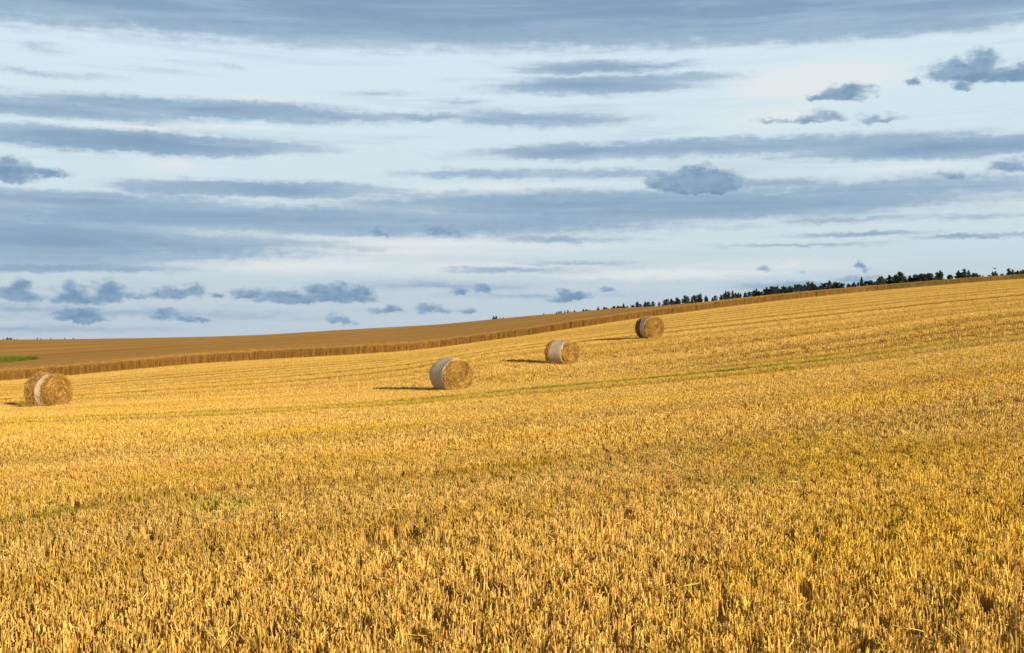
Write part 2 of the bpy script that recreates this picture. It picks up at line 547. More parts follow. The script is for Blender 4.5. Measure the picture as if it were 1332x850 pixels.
def scatter(name, pts, rot, scl, var, tint, coll, base_mesh=None, base_mat=None):
    """a point mesh (optionally joined with a solid base) that carries instances of the collection's meshes"""
    me = bpy.data.meshes.new(name)
    n = len(pts)
    me.vertices.add(n); me.vertices.foreach_set('co', np.asarray(pts, np.float32).ravel())
    for nm, typ, arr in (('rot', 'FLOAT_VECTOR', rot), ('scl', 'FLOAT_VECTOR', scl), ('tint', 'FLOAT_VECTOR', tint)):
        a = me.attributes.new(nm, typ, 'POINT'); a.data.foreach_set('vector', np.asarray(arr, np.float32).ravel())
    a = me.attributes.new('var', 'INT', 'POINT'); a.data.foreach_set('value', np.asarray(var, np.int32))
    o = bpy.data.objects.new(name, me); COL.objects.link(o)
    ng = bpy.data.node_groups.new(name + '_nodes', 'GeometryNodeTree')
    ng.interface.new_socket('Geometry', in_out='INPUT', socket_type='NodeSocketGeometry')
    ng.interface.new_socket('Geometry', in_out='OUTPUT', socket_type='NodeSocketGeometry')
    gi = ng.nodes.new('NodeGroupInput'); gout = ng.nodes.new('NodeGroupOutput')
    ci = ng.nodes.new('GeometryNodeCollectionInfo')
    ci.inputs['Collection'].default_value = coll
    ci.inputs['Separate Children'].default_value = True
    ci.inputs['Reset Children'].default_value = True
    ip = ng.nodes.new('GeometryNodeInstanceOnPoints')
    ip.inputs['Pick Instance'].default_value = True

    def named(nm, typ):
        q = ng.nodes.new('GeometryNodeInputNamedAttribute'); q.data_type = typ; q.inputs['Name'].default_value = nm
        return [s for s in q.outputs if s.enabled and s.name == 'Attribute'][0]
    L = ng.links.new
    L(gi.outputs[0], ip.inputs['Points'])
    L(ci.outputs[0], ip.inputs['Instance'])
    L(named('var', 'INT'), ip.inputs['Instance Index'])
    e2r = ng.nodes.new('FunctionNodeEulerToRotation')
    L(named('rot', 'FLOAT_VECTOR'), e2r.inputs[0]); L(e2r.outputs[0], ip.inputs['Rotation'])
    L(named('scl', 'FLOAT_VECTOR'), ip.inputs['Scale'])
    L(ip.outputs[0], gout.inputs[0])
    md = o.modifiers.new('scatter', 'NODES'); md.node_group = ng
    return o


# straw material: colour of the field patch (tint) times the stalk's own shade
def straw_material(name, instanced=True, c_lo=(0.32, 0.128, 0.007), c_hi=(0.90, 0.61, 0.15), trans=0.26):
    m, S, b = new_mat(name)
    a = S.new('ShaderNodeAttribute', attribute_name='shade')
    col = S.ramp(a.outputs['Fac'], [(0.0, c_lo), (0.5, tuple((x + y) / 2 for x, y in zip(c_lo, c_hi))), (1.0, c_hi)])
    if instanced:
        t = S.new('ShaderNodeAttribute', attribute_name='tint', attribute_type='INSTANCER')
        col = S.mix(1.0, col, t.outputs['Vector'], 'MULTIPLY')
    S.l.new(col, b.inputs['Base Color'])
    b.inputs['Roughness'].default_value = 0.6
    b.inputs['Specular IOR Level'].default_value = 0.25
    if trans:
        tr = S.new('ShaderNodeBsdfTranslucent'); S.l.new(col, tr.inputs[0])
        mx = S.new('ShaderNodeMixShader'); mx.inputs[0].default_value = trans
        S.l.new(b.outputs[0], mx.inputs[1]); S.l.new(tr.outputs[0], mx.inputs[2])
        S.l.new(mx.outputs[0], S.n['Material Output'].inputs[0])
    return m


straw_m = straw_material('straw')


class Strips:
    """collects bent strips and thin prisms; writes one mesh with a per-face 'shade' value"""
    def __init__(s):
        s.v = []; s.f = []; s.sh = []

    def stalk(s, p, d, L, w, shade, sides=3, bend=0.0, taper=0.8, segs=1):
        p = Vector(p); d = Vector(d).normalized()
        a = d.orthogonal().normalized(); a.rotate(Matrix.Rotation(random.uniform(0, 6.28), 3, d))
        c = d.cross(a)
        side = a * bend
        rings = []
        for k in range(segs + 1):
            t = k / segs
            ctr = p + d * L * t + side * L * t * t
            r = w * 0.5 * (1 + (taper - 1) * t)
            base = len(s.v)
            if sides == 2:
                s.v.append(ctr + a * r); s.v.append(ctr - a * r)
            else:
                for q in range(sides):
                    an = 2 * math.pi * q / sides
                    s.v.append(ctr + (a * math.cos(an) + c * math.sin(an)) * r)
            rings.append(base)
        m = sides
        for k in range(segs):
            b0, b1 = rings[k], rings[k + 1]
            if sides == 2:
                s.f.append((b0, b0 + 1, b1 + 1, b1)); s.sh.append(shade)
            else:
                for q in range(m):
                    s.f.append((b0 + q, b0 + (q + 1) % m, b1 + (q + 1) % m, b1 + q)); s.sh.append(shade)
        if sides == 3:
            b1 = rings[-1]
            s.f.append((b1, b1 + 1, b1 + 2)); s.sh.append(min(1, shade + .15))

    def mesh(s, name, mat):
        me = bpy.data.meshes.new(name)
        me.from_pydata([tuple(v) for v in s.v], [], s.f)
        at = me.attributes.new('shade', 'FLOAT', 'FACE')
        at.data.foreach_set('value', np.array(s.sh, np.float32))
        me.materials.append(mat)
        return me


def tuft_near(k):
    s = Strips()
    n = random.randint(7, 11)
    for i in range(n):
        x, y = random.gauss(0, 0.040), random.gauss(0, 0.014)
        lean = random.gauss(0, 0.08) if random.random() < 0.9 else random.gauss(0, 0.35)
        h = random.uniform(0.080, 0.125)
        w = random.uniform(0.0048, 0.0088)
        s.stalk((x, y, -0.02), (lean, random.gauss(0, 0.1), 1), h + 0.02, w, random.betavariate(2.2, 1.8), 3, random.gauss(0, 0.06), 0.85, 1)
        if random.random() < 0.35:      # torn leaf sheath
            hh = random.uniform(0.03, 0.10)
            s.stalk((x + lean * hh, y, hh), (random.gauss(0, 0.5), random.gauss(0, 0.5), random.uniform(-0.2, 1)), random.uniform(0.03, 0.07), random.uniform(0.006, 0.012), random.betavariate(3, 1.6), 2, random.gauss(0, 0.4), 0.25, 2)
    return s.mesh(f'tuft_near_{k}', straw_m)


def tuft_mid(k):
    s = Strips()
    for i in range(9):
        s.stalk((random.gauss(0, 0.055), random.gauss(0, 0.020), -0.02), (random.gauss(0, 0.14), random.gauss(0, 0.12), 1), random.uniform(0.085, 0.13), random.uniform(0.008, 0.013), random.betavariate(2.2, 1.8), 3 if i < 5 else 2, 0, 0.8, 1)
    return s.mesh(f'tuft_mid_{k}', straw_m)


def tuft_far(k):
    s = Strips()
    for i in range(16):
        s.stalk((random.uniform(-0.2, 0.2), random.uniform(-0.09, 0.09), -0.03), (random.gauss(0, 0.16), random.gauss(0, 0.14), 1), random.uniform(0.07, 0.12), random.uniform(0.012, 0.022), random.betavariate(2.2, 1.8), 3, 0, 0.7, 1)
    return s.mesh(f'tuft_far_{k}', straw_m)


def loose_mesh(k):
    s = Strips()
    for i in range(5):
        an = random.uniform(0, math.pi)
        s.stalk((random.gauss(0, .05), random.gauss(0, .05), random.uniform(0.02, 0.09)), (math.cos(an), math.sin(an) * 0.8, random.gauss(0.05, 0.22)), random.uniform(0.06, 0.15), random.uniform(0.004, 0.007), random.betavariate(3, 1.6), 3, random.gauss(0, 0.15), 0.9, 2)
    return s.mesh(f'loose_{k}', straw_m)


near_c = source_collection('tuft_near', [tuft_near(k) for k in range(10)])
mid_c = source_collection('tuft_mid', [tuft_mid(k) for k in range(8)])
far_c = source_collection('tuft_far', [tuft_far(k) for k in range(6)])
loose_c = source_collection('loose_straw_src', [loose_mesh(k) for k in range(8)])


def sample(y0, y1, dens, marg=0.06):
    """random points between two distances within the visible fan plus a margin"""
    half = 0.45 + marg
    xmax = half * y1 + 1.5
    n = int(2 * xmax * (y1 - y0) * dens)
    X = rng.uniform(-xmax, xmax, n); Y = rng.uniform(y0, y1, n)
    k = np.abs(X) < half * Y + 1.5
    k &= (Y < WHEAT_C + 0.9 * X - 0.1)
    return X[k], Y[k]


BALES = [  # bearing column, distance, radius, length, turn of the axis
    (63, 43.0, 0.645, 1.10, 61), (587, 44.0, 0.64, 1.17, 31), (731, 57.0, 0.62, 1.2, 44), (845, 73.0, 0.71, 1.30, 21)]


def field_tint(X, Y, u):
    n = len(X)
    t = np.ones((n, 3))
    fade = np.clip((Y - 25) / 40, 0, 1)
    band = fbm(u * 0.35, X * 0.03, 31, 3)
    pat = fbm(X * 0.10, Y * 0.10, 41, 3)
    v = 0.83 + 0.05 * np.clip((Y - 14) / 10, 0, 1) + (0.31 - 0.09 * fade) * band + 0.16 * pat + rng.normal(0, 1, n) * (0.10 - 0.05 * fade)  # distance term lightens the tint, standing in for fading self-shadow
    # thin lines left by the drill and the header, each of its own strength
    gapw = 2.9
    q = u / gapw + (fbm(X * 0.02, u * 0.01, 35, 2) - 0.5) * 0.7
    idx = np.floor(q); fr = q - idx
    st = hash2(idx, idx * 0, 37) ** 1.5
    line = np.exp(-((fr - 0.5) / 0.14) ** 2) * st * (0.35 + 0.65 * vnoise(X * 0.04, idx, 39))
    v *= 1 - (0.16 + 0.12 * fade) * line
    q = u / 6.8 + (fbm(X * 0.012, u * 0.01, 36, 2) - 0.5) * 0.6
    idx = np.floor(q); fr = q - idx
    wd_ = 0.10 + 0.16 * hash2(idx, idx * 0, 42)
    l2 = np.exp(-((fr - 0.25 - 0.5 * hash2(idx, idx * 0, 43)) / wd_) ** 2) * (0.15 + 0.95 * hash2(idx, idx * 0, 38) ** 1.6) * (0.35 + 0.65 * vnoise(X * 0.025, idx, 40))
    v *= 1 - (0.14 + 0.50 * fade) * l2
    line = np.clip(line + l2 * (0.4 + 0.6 * fade), 0, 1)
    t *= v[:, None]
    t *= 1 - line[:, None] * np.array([0.04, 0.07, 0.45])
    pale = np.clip((fbm(X * 0.05 + 5, u * 0.22, 55, 3) - 0.42) * 4, 0, 1)
    t *= 1 + pale[:, None] * np.array([0.02, 0.04, 0.22])
    yel = np.clip((fbm(X * 0.25 + 9, u * 0.40, 51, 3) - 0.46) * 4.0, 0, 1) * (1 - 0.6 * fade)
    t *= 1 - yel[:, None] * np.array([0.03, 0.03, 0.45])
    br = np.clip((fbm(X * 0.10 + 3, u * 0.75, 61, 3) - 0.56) * 4, 0, 1) * (0.7 - 0.3 * fade)
    t *= (1 - br[:, None] * np.array([0.10, 0.19, 0.40]))
    tr = np.clip(tram(u, X, U0) + tram(u, X, U1), 0, 1)
    right = np.clip((X / np.maximum(Y, 1) - 0.05) / 0.15, 0, 1)
    for k_, du in enumerate((4.2, 7.5, 11.5, 19.0)):
        tr = np.maximum(tr, right * (1.6 - 0.15 * k_) * np.exp(-((u - U1 - du) / 0.75) ** 2) * (0.5 + 0.5 * vnoise(X * 0.08, X * 0 + k_, 44)))
    t *= (1 - np.clip(tr, 0, 1.2)[:, None] * np.array([0.27, 0.30, 0.55]))
    g = green_at(X, Y, u) * (rng.random(n) < 0.75)
    gcol = np.array([0.52, 0.86, 0.22])
    t = t * (1 - g[:, None]) + t * gcol * g[:, None]
    return np.clip(t, 0.08, 1.3), tr


def make_layer(name, y0, y1, dens, coll, nvar, row_gap, smin, smax, snap, label, wide=1.0):
    X, Y = sample(y0, y1, dens)
    u = rowu(X, Y)
    if snap:
        uy = (rowu(X, Y + 0.2) - rowu(X, Y - 0.2)) / 0.4
        Y = Y + (np.round(u / row_gap) * row_gap - u) / uy * snap + rng.normal(0, 0.008, len(Y))
        u = rowu(X, Y)
    tint, tr = field_tint(X, Y, u)
    tr = np.clip(tr, 0, 1)
    gap = fbm(X * 1.1, Y * 1.1, 71, 3)
    keep = (gap > 0.19 + rng.normal(0, 0.04, len(X))) & (rng.random(len(X)) > tr * 0.5)
    for px, d, r, L, a in BALES:
        bx = (px - 666) / F * d
        keep &= ~(((X - bx) ** 2 + (Y - d) ** 2) < 0.45 ** 2)
    X, Y, u, tint, tr = X[keep], Y[keep], u[keep], tint[keep], tr[keep]
    n = len(X)
    Z = gz(X, Y)
    hs = (0.72 + 0.55 * fbm(X * 0.5, Y * 0.5, 81, 3) * np.clip(40 / Y, 0.3, 1) + 0.27 * (1 - np.clip(40 / Y, 0.3, 1))) * rng.uniform(smin, smax, n) * (1 - 0.4 * np.clip(tr, 0, 1))
    hs *= 1 + 0.18 * np.clip((11 - Y) / 5, 0, 1) * (0.7 + 0.3 * np.clip(X / 3, -1, 1))
    rot = np.stack([rng.normal(0, 0.07, n), rng.normal(0, 0.09, n), rng.uniform(-0.5, 0.5, n) + np.clip((Y - 40) / 60, 0, 1) * 0.6 + np.where(rng.random(n) < 0.5, math.pi, 0)], -1)
    scl = np.stack([np.full(n, wide) * rng.uniform(0.85, 1.2, n)] * 2 + [hs], -1)
    o = scatter(name, np.stack([X, Y, Z], -1), rot, scl, rng.integers(0, nvar, n), tint, coll)
    o['kind'] = 'stuff'
    o['label'] = label
    print(name, n)
    return o


make_layer('stubble', 3.2, 17, 160, near_c, 10, 0.15, 0.80, 1.15, 0.85, 'cut straw stubble standing in rows at the front of the field')
make_layer('stubble_mid_field', 17, 46, 105, mid_c, 8, 0.15, 0.80, 1.2, 0.8, 'cut straw stubble between the front rows and the bales')
make_layer('stubble_far_field', 46, 245, 17.0, far_c, 6, 0.9, 0.85, 1.3, 0.25, 'distant straw stubble from the bales up to the standing crop')

# loose straw lying on the stubble
X, Y = sample(3.2, 30, 1.3)
k = (fbm(X * 0.4, Y * 0.4, 91, 3) > 0.42) | (rng.random(len(X)) < 0.15); X, Y = X[k], Y[k]
bxs, bys = [], []
for px, d, r, L, a in BALES:                           # litter round the foot of each bale
    q = rng.normal(0, 1, (90, 2)) * 0.75
    bxs.append((px - 666) / F * d + q[:, 0]); bys.append(d + q[:, 1])
X = np.concatenate([X] + bxs); Y = np.concatenate([Y] + bys)
n = len(X)
tint, _ = field_tint(X, Y, rowu(X, Y))
o = scatter('loose_straw', np.stack([X, Y, gz(X, Y) + rng.uniform(0, 0.07, n)], -1), np.stack([rng.normal(0, .1, n), rng.normal(0, .1, n), rng.uniform(0, 6.28, n)], -1),
            np.ones((n, 3)) * rng.uniform(0.7, 1.2, (n, 1)), rng.integers(0, 8, n), tint * 0.95, loose_c)
o['kind'] = 'stuff'; o['label'] = 'loose pale straw pieces lying across the cut stubble'

# green regrowth in the tramlines
grass_m = straw_material('green_blade', True, (0.05, 0.085, 0.008), (0.20, 0.27, 0.022), 0.3)


def grass_tuft(k):
    s = Strips()
    for i in range(14):
        an = random.uniform(0, 6.28); r = random.uniform(0, 0.06)
        s.stalk((r * math.cos(an), r * math.sin(an), -0.01), (random.gauss(0, .45), random.gauss(0, .45), 1), random.uniform(0.06, 0.14), random.uniform(0.006, 0.011), random.random(), 2, random.uniform(0, 0.5), 0.2, 3)
    return s.mesh(f'grass_tuft_{k}', grass_m)


grass_c = source_collection('grass_tuft', [grass_tuft(k) for k in range(5)])
X, Y = sample(4, 60, 30)
u = rowu(X, Y)
g = green_at(X, Y, u)
k = rng.random(len(X)) < g * np.where(Y > 20, 1.0, 0.5) - 0.06
X, Y, u = X[k], Y[k], u[k]; n = len(X)
far = np.clip(Y / 25, 1, 2.2)
o = scatter('green_grass', np.stack([X, Y, gz(X, Y)], -1), np.stack([rng.normal(0, .1, n), rng.normal(0, .1, n), rng.uniform(0, 6.28, n)], -1),
            np.stack([far * rng.uniform(.7, 1.3, n), far * rng.uniform(.7, 1.3, n), rng.uniform(.7, 1.3, n) * (0.9 + 0.1 * far)], -1), rng.integers(0, 5, n), np.ones((n, 3)) * rng.uniform(0.8, 1.4, (n, 1)), grass_c)
o['kind'] = 'stuff'; o['label'] = 'green grass regrowing along the wheel tracks in the stubble'
print('grass', n)

# ------------------------------------------------------------------ standing crop
wm, Wm, wb = new_mat('ripe_wheat')
geo = Wm.new('ShaderNodeNewGeometry')
va = Wm.new('ShaderNodeAttribute', attribute_name='tv')
n1 = Wm.noise(geo.outputs['Position'], 0.05, 4.0, 0.6)
n2 = Wm.noise(geo.outputs['Position'], 2.5, 3.0, 0.7)
cvv = Wm.new('ShaderNodeCombineXYZ')
Wm.l.new(va.outputs['Fac'], cvv.inputs[0])
sx = Wm.new('ShaderNodeSeparateXYZ'); Wm.l.new(geo.outputs['Position'], sx.inputs[0])
Wm.l.new(Wm.math('MULTIPLY', sx.outputs[0], 0.02), cvv.inputs[1])
n3 = Wm.noise(cvv.outputs[0], 0.22, 4.0, 0.6)
cc = Wm.mix(Wm.smooth(n1.outputs[0], 0.35, 0.65), (0.60, 0.275, 0.042), (0.67, 0.33, 0.06))
cc = Wm.mix(Wm.smooth(n3.outputs[0], 0.46, 0.6), cc, (0.46, 0.20, 0.028))
cc = Wm.mix(Wm.math('MULTIPLY', Wm.smooth(n2.outputs[0], 0.48, 0.65), 0.5), cc, (0.40, 0.19, 0.035))
Wm.l.new(cc, wb.inputs['Base Color'])
wb.inputs['Roughness'].default_value = 0.9
wb.inputs['Specular IOR Level'].default_value = 0.1
b2 = Wm.new('ShaderNodeBump'); b2.inputs['Strength'].default_value = 0.8; b2.inputs['Distance'].default_value = 0.12
Wm.l.new(n2.outputs[0], b2.inputs['Height']); Wm.l.new(b2.outputs[0], wb.inputs['Normal'])

E1 = np.array([1, 0.9]) / math.hypot(1, 0.9)
E2 = np.array([-0.9, 1]) / math.hypot(1, 0.9)
CROP_H = 0.76


def crop_xy(s, t):
    wob = (fbm(s * 0.08, s * 0, 101, 3) - 0.5) * 1.2 * np.exp(-t / 6)
    tt = t + wob
    return E1[0] * s + E2[0] * tt, WHEAT_C + E1[1] * s + E2[1] * tt


ss = np.arange(-190, 330, 0.7)
tt = np.concatenate([[0.4, 0.4, 0.45, 0.6], 0.6 + (np.exp(np.linspace(0, 3.6, 110)) - 1) * 420 / (math.exp(3.6) - 1)])[0:]
S_, T_ = np.meshgrid(ss, tt, indexing='ij')
CX, CY = crop_xy(S_, T_)
top = ground(CX, CY) + CROP_H + (fbm(CX * 0.9, CY * 0.9, 111, 3) - 0.5) * 0.10 + (fbm(CX * 0.05, CY * 0.05, 113, 2) - 0.5) * 0.15
CZ = top.copy()
CZ[:, 0] = ground(CX[:, 0], CY[:, 0]) - 0.1
CZ[:, 1] -= 0.25; CZ[:, 2] -= 0.08
cme = fast_mesh('standing_wheat', np.stack([CX, CY, CZ], -1).reshape(-1, 3), grid_faces(len(ss), len(tt)), wm)
at = cme.attributes.new('tv', 'FLOAT', 'POINT'); at.data.foreach_set('value', T_.ravel().astype(np.float32))
cro = bpy.data.objects.new('standing_wheat', cme); COL.objects.link(cro)
cro['kind'] = 'stuff'; cro['label'] = 'unharvested brown wheat crop covering the ground beyond the stubble'

ear_m = straw_material('wheat_stalk', True, (0.27, 0.125, 0.022), (0.56, 0.30, 0.065), 0.25)


def wheat_clump(k):
    s = Strips()
    for i in range(22):
        x, y = random.uniform(-0.22, 0.22), random.uniform(-0.12, 0.12)
        h = random.uniform(0.62, 0.92)
        d = Vector((random.gauss(0, 0.07), random.gauss(0, 0.07), 1))
        s.stalk((x, y, 0), d, h, random.uniform(0.008, 0.014), random.betavariate(2, 2.6), 2, random.gauss(0, 0.04), 0.7, 2)
        p = Vector((x, y, 0)) + d.normalized() * h * 0.97
        s.stalk(p, (random.gauss(0, 0.5), random.gauss(0, 0.5), 0.7), 0.10, 0.028, random.betavariate(3, 2.2), 3, 0.2, 0.5, 1)
    return s.mesh(f'wheat_clump_{k}', ear_m)


wheat_c = source_collection('wheat_clump', [wheat_clump(k) for k in range(6)])


def wheat_pts(n, tmax, power):
    s = rng.uniform(-130, 320, n); t = -0.15 + tmax * rng.random(n) ** power - np.where(rng.random(n) < 0.15, rng.random(n) * 0.35, 0)
    return s, t


s1, t1 = wheat_pts(15000, 0.6, 1.0)
s2, t2 = wheat_pts(44000, 26, 1.25)
s = np.concatenate([s1, s2]); t = np.concatenate([t1, t2])
X, Y = crop_xy(s, np.maximum(t, -0.5))
Z = ground(X, Y) + np.where(t > 0.5, rng.uniform(-0.10, 0.0, len(t)) - 0.007 * t, 0) + (fbm(X * 0.9, Y * 0.9, 111, 3) - 0.5) * 0.10 + (fbm(X * 0.05, Y * 0.05, 113, 2) - 0.5) * 0.15
n = len(X)
v = 0.80 + 0.34 * fbm(s * 0.15, t * 0.1, 121, 3) + rng.normal(0, .08, n)
tint = np.stack([v, v, v], -1)
grn = np.clip((fbm(s * 0.05, t * 0 + 2, 131, 3) - 0.35) * 3, 0, 1) * np.clip((X + 5) / 20, 0, 1) * (t < 0.7)
tint *= 1 - grn[:, None] * np.array([0.30, 0.18, 0.1])
pale = (rng.random(n) > 0.995) & (t < 0.3)
tint[pale] *= 1.15
o = scatter('wheat_stalks', np.stack([X, Y, Z], -1), np.stack([rng.normal(0, .05, n), rng.normal(0, .05, n), rng.uniform(0, 6.28, n)], -1),
            np.stack([np.ones(n), np.ones(n), rng.uniform(.88, 1.1, n)], -1), rng.integers(0, 6, n), tint, wheat_c)
o['kind'] = 'stuff'; o['label'] = 'ragged wheat stalks standing along the edge of the unharvested crop'

# green weeds at the left of the crop
def weed(k):
    s = Strips()
    for i in range(26):
        s.stalk((random.gauss(0, .25), random.gauss(0, .25), 0), (random.gauss(0, .4), random.gauss(0, .4), 1), random.uniform(0.5, 1.05), random.uniform(0.04, 0.08), random.random(), 2, random.uniform(0, .4), 0.2, 3)
    return s.mesh(f'weed_{k}', grass_m)


weed_c = source_collection('weed', [weed(k) for k in range(4)])
n = 1500
wx = rng.uniform(-120, 46, n); hw = np.clip((46 - wx) / 30, 0.15, 1)
wy = 175 + rng.normal(0, 1, n) * 6 * hw - 8 * np.clip((wx - 0) / 60, -1, 1)
X = (wx - 666) / F * wy; Y = wy
o = scatter('green_weeds', np.stack([X, Y, ground(X, Y) + 0.28], -1), np.stack([np.zeros(n), np.zeros(n), rng.uniform(0, 6.28, n)], -1),
            np.ones((n, 3)) * rng.uniform(.8, 1.2, (n, 1)), rng.integers(0, 4, n), np.array([1.05, 0.9, 0.6]) * rng.uniform(.6, 1.3, (n, 1)), weed_c)
o['kind'] = 'stuff'; o['label'] = 'patch of bright green weeds growing in the unharvested wheat at left'

# ------------------------------------------------------------------ bales
bale_m = straw_material('bale_straw', False, (0.12, 0.045, 0.007), (0.70, 0.40, 0.085), 0.1)
core_m, Cm, cb = new_mat('bale_core')
gco = Cm.new('ShaderNodeTexCoord')
cn = Cm.noise(gco.outputs['Object'], 22.0, 4.0, 0.7)
Cm.l.new(Cm.ramp(cn.outputs[0], [(0.3, (0.06, 0.024, 0.006)), (0.5, (0.20, 0.09, 0.018)), (0.7, (0.36, 0.18, 0.04))]), cb.inputs['Base Color'])
cb.inputs['Roughness'].default_value = 0.95
net_m, Nm, nb = new_mat('net_wrap')
nco = Nm.new('ShaderNodeTexCoord')
nn = Nm.noise(nco.outputs['Object'], 7.0, 5.0, 0.65)
nf = Nm.noise(Nm.vmath('MULTIPLY', nco.outputs['Object'], (14, 1, 1)), 12.0, 3.0, 0.6)
nc = Nm.mix(Nm.smooth(nn.outputs[0], 0.38, 0.66), (0.69, 0.50, 0.29), (0.56, 0.38, 0.19))
nc = Nm.mix(Nm.math('MULTIPLY', Nm.smooth(nf.outputs[0], 0.5, 0.7), 0.35), nc, (0.68, 0.54, 0.37))
Nm.l.new(nc, nb.inputs['Base Color'])
nb.inputs['Roughness'].default_value = 0.55
nbm = Nm.new('ShaderNodeBump'); nbm.inputs['Strength'].default_value = 0.5; nbm.inputs['Distance'].default_value = 0.02
Nm.l.new(nn.outputs[0], nbm.inputs['Height']); Nm.l.new(nbm.outputs[0], nb.inputs['Normal'])


def bale(px, dist, rad, length, ang, seed, wraps, label, loose=False, sag=0.03):
    """axis along local X; +X is the end turned to the camera. wraps: list of (x0, x1) fractions covered by net, 0 = far end"""
    random.seed(seed)
    bx = (px - 666) / F * dist
    root = bpy.data.objects.new('straw_bale', None)
    COL.objects.link(root)
    root.location = (bx, dist, float(gz(np.array([bx]), np.array([dist]))[0]) - 0.03)
    # local +X points towards (sin a, -cos a)
    root.rotation_euler = (0, 0, math.atan2(-math.cos(R(ang)), math.sin(R(ang))))
    root['label'] = label
    root['category'] = 'straw bale'
    root['group'] = 'round straw bales on the stubble'
    root.empty_display_size = 0.3

    NA, NX = 96, 22
    ph = [random.uniform(0, 6.28) for _ in range(6)]

    def radius(f, a):            # f 0..1 along axis, a angle from +Y, up is pi/2
        r = rad * (1 + 0.012 * math.sin(2 * a + ph[0]) + 0.010 * math.sin(5 * a + ph[1]) + 0.012 * math.sin(7 * f + ph[2]) + 0.006 * math.sin(11 * a + 9 * f + ph[3]))
        e = min(f, 1 - f) * length
        if e < 0.10:
            r -= 0.075 * (1 - e / 0.10) ** 2
        return r

    def pt(f, a, extra=0.0):
        r = radius(f, a) + extra
        y, z = r * math.cos(a), rad + r * math.sin(a)
        if z < sag:
            z = sag * 0.6 + z * 0.15
        return Vector(((f - 0.5) * length, y, z))
    fs = [0, .01, .03, .06, .1] + [0.1 + 0.8 * k / 12 for k in range(1, 12)] + [.9, .94, .97, .99, 1.0]
    V = []; Fc = []
    for f in fs:
        for k in range(NA):
            V.append(pt(f, 2 * math.pi * k / NA, random.gauss(0, 0.006)))
    for i in range(len(fs) - 1):
        for k in range(NA):
            a = i * NA + k; b = i * NA + (k + 1) % NA
            Fc.append((a, a + NA, b + NA, b))
    for end, i0 in ((0, 0), (1, (len(fs) - 1) * NA)):
        prev = list(range(i0, i0 + NA))
        for q in (0.86, 0.7, 0.5, 0.3, 0.12):
            base = len(V)
            for k in range(NA):
                c = Vector(V[i0 + k]); ctr = Vector((c.x, 0, rad))
                p = ctr.lerp(c, q)
                bul = 0.03 * (1 - q * q) - 0.03 * math.exp(-(q / 0.15) ** 2)
                p.x += (1 if end else -1) * (bul + random.gauss(0, 0.006))
                V.append(p)
            for k in range(NA):
                a, b = prev[k], prev[(k + 1) % NA]; c, d = base + (k + 1) % NA, base + k
                Fc.append((a, b, c, d) if end == 0 else (a, d, c, b))
            prev = list(range(base, base + NA))
        Fc.append(tuple(prev) if end == 0 else tuple(reversed(prev)))
    core = link_mesh('straw_core', V, Fc, core_m, root, True)

    # straw on the two ends: wound strands following the spiral, plus strands on the uncovered side
    S = Strips()
    for end in (0, 1):
        sg = 1 if end else -1
        for k in range(2600 if end else 900):
            r = rad * 0.98 * math.sqrt(random.random())
            a = random.uniform(0, 2 * math.pi)
            lump = 0.5 + 0.5 * math.sin(r * 34 + a + 2.0 * math.sin(a * 2 + seed))
            tang = Vector((0, -math.sin(a), math.cos(a))) * random.choice((-1, 1))
            d = tang + Vector((sg * random.gauss(0.12, 0.2), random.gauss(0, 0.3), random.gauss(0, 0.3)))
            y, z = r * math.cos(a), rad + r * math.sin(a)
            if z < 0.04:
                continue
            bul = 0.03 * (1 - (r / rad) ** 2) - 0.03 * math.exp(-(r / rad / 0.15) ** 2)
            edge = 0.075 * max(0, (r / rad - 0.9) / 0.1) ** 2 * 0
            x = sg * (length / 2 + bul + random.uniform(0.0, 0.035) * lump - edge)
            S.stalk((x, y, z), d, random.uniform(0.07, 0.22), random.uniform(0.008, 0.016), min(1, max(0, random.betavariate(2, 2) * 0.6 + lump * 0.25 + 0.7 * (float(vnoise(np.array(y * 9.0 + 40), np.array(z * 9.0 + seed * 7), 3)) - 0.4))), 2 if random.random() < .6 else 3, random.gauss(0, 0.25), 0.6, 2)  # noise term paints patches of recess shade into the strand colour
    def covered(f):
        return any(a0 < f < a1 for a0, a1 in wraps)
    for k in range(5200):
        f = random.random(); a = random.uniform(0, 2 * math.pi)
        if covered(f) and min(abs(f - e) for w_ in wraps for e in w_) > 0.015:
            continue
        p = pt(f, a, random.uniform(0.0, 0.03))
        if p.z < 0.05:
            continue
        tang = Vector((0, -math.sin(a), math.cos(a))) * random.choice((-1, 1))
        nrm = Vector((0, math.cos(a), math.sin(a)))
        d = tang + nrm * random.gauss(0.05, 0.12 if not loose else 0.3) + Vector((random.gauss(0, 0.35), 0, 0))
        S.stalk(p, d, random.uniform(0.08, 0.2), random.uniform(0.008, 0.016), random.betavariate(2, 2), 2, -random.uniform(0, .2), 0.6, 2)
    # a few stray ends round the rim
    for k in range(150):
        a = random.uniform(0, 2 * math.pi)
        f = random.choice((0.0, 1.0)) + random.gauss(0, 0.02)
        f = min(1, max(0, f))
        p = pt(f, a)
        if p.z < 0.05:
            continue
        nrm = Vector((0, math.cos(a), math.sin(a)))
        S.stalk(p, nrm + Vector((random.gauss(0, .7), random.gauss(0, .7), random.gauss(0, .7))), random.uniform(0.04, 0.12), 0.009, random.random(), 2, 0.3, 0.5, 2)
    me = S.mesh('straw_strands', bale_m)
    so = bpy.data.objects.new('straw_strands', me); COL.objects.link(so); so.parent = root

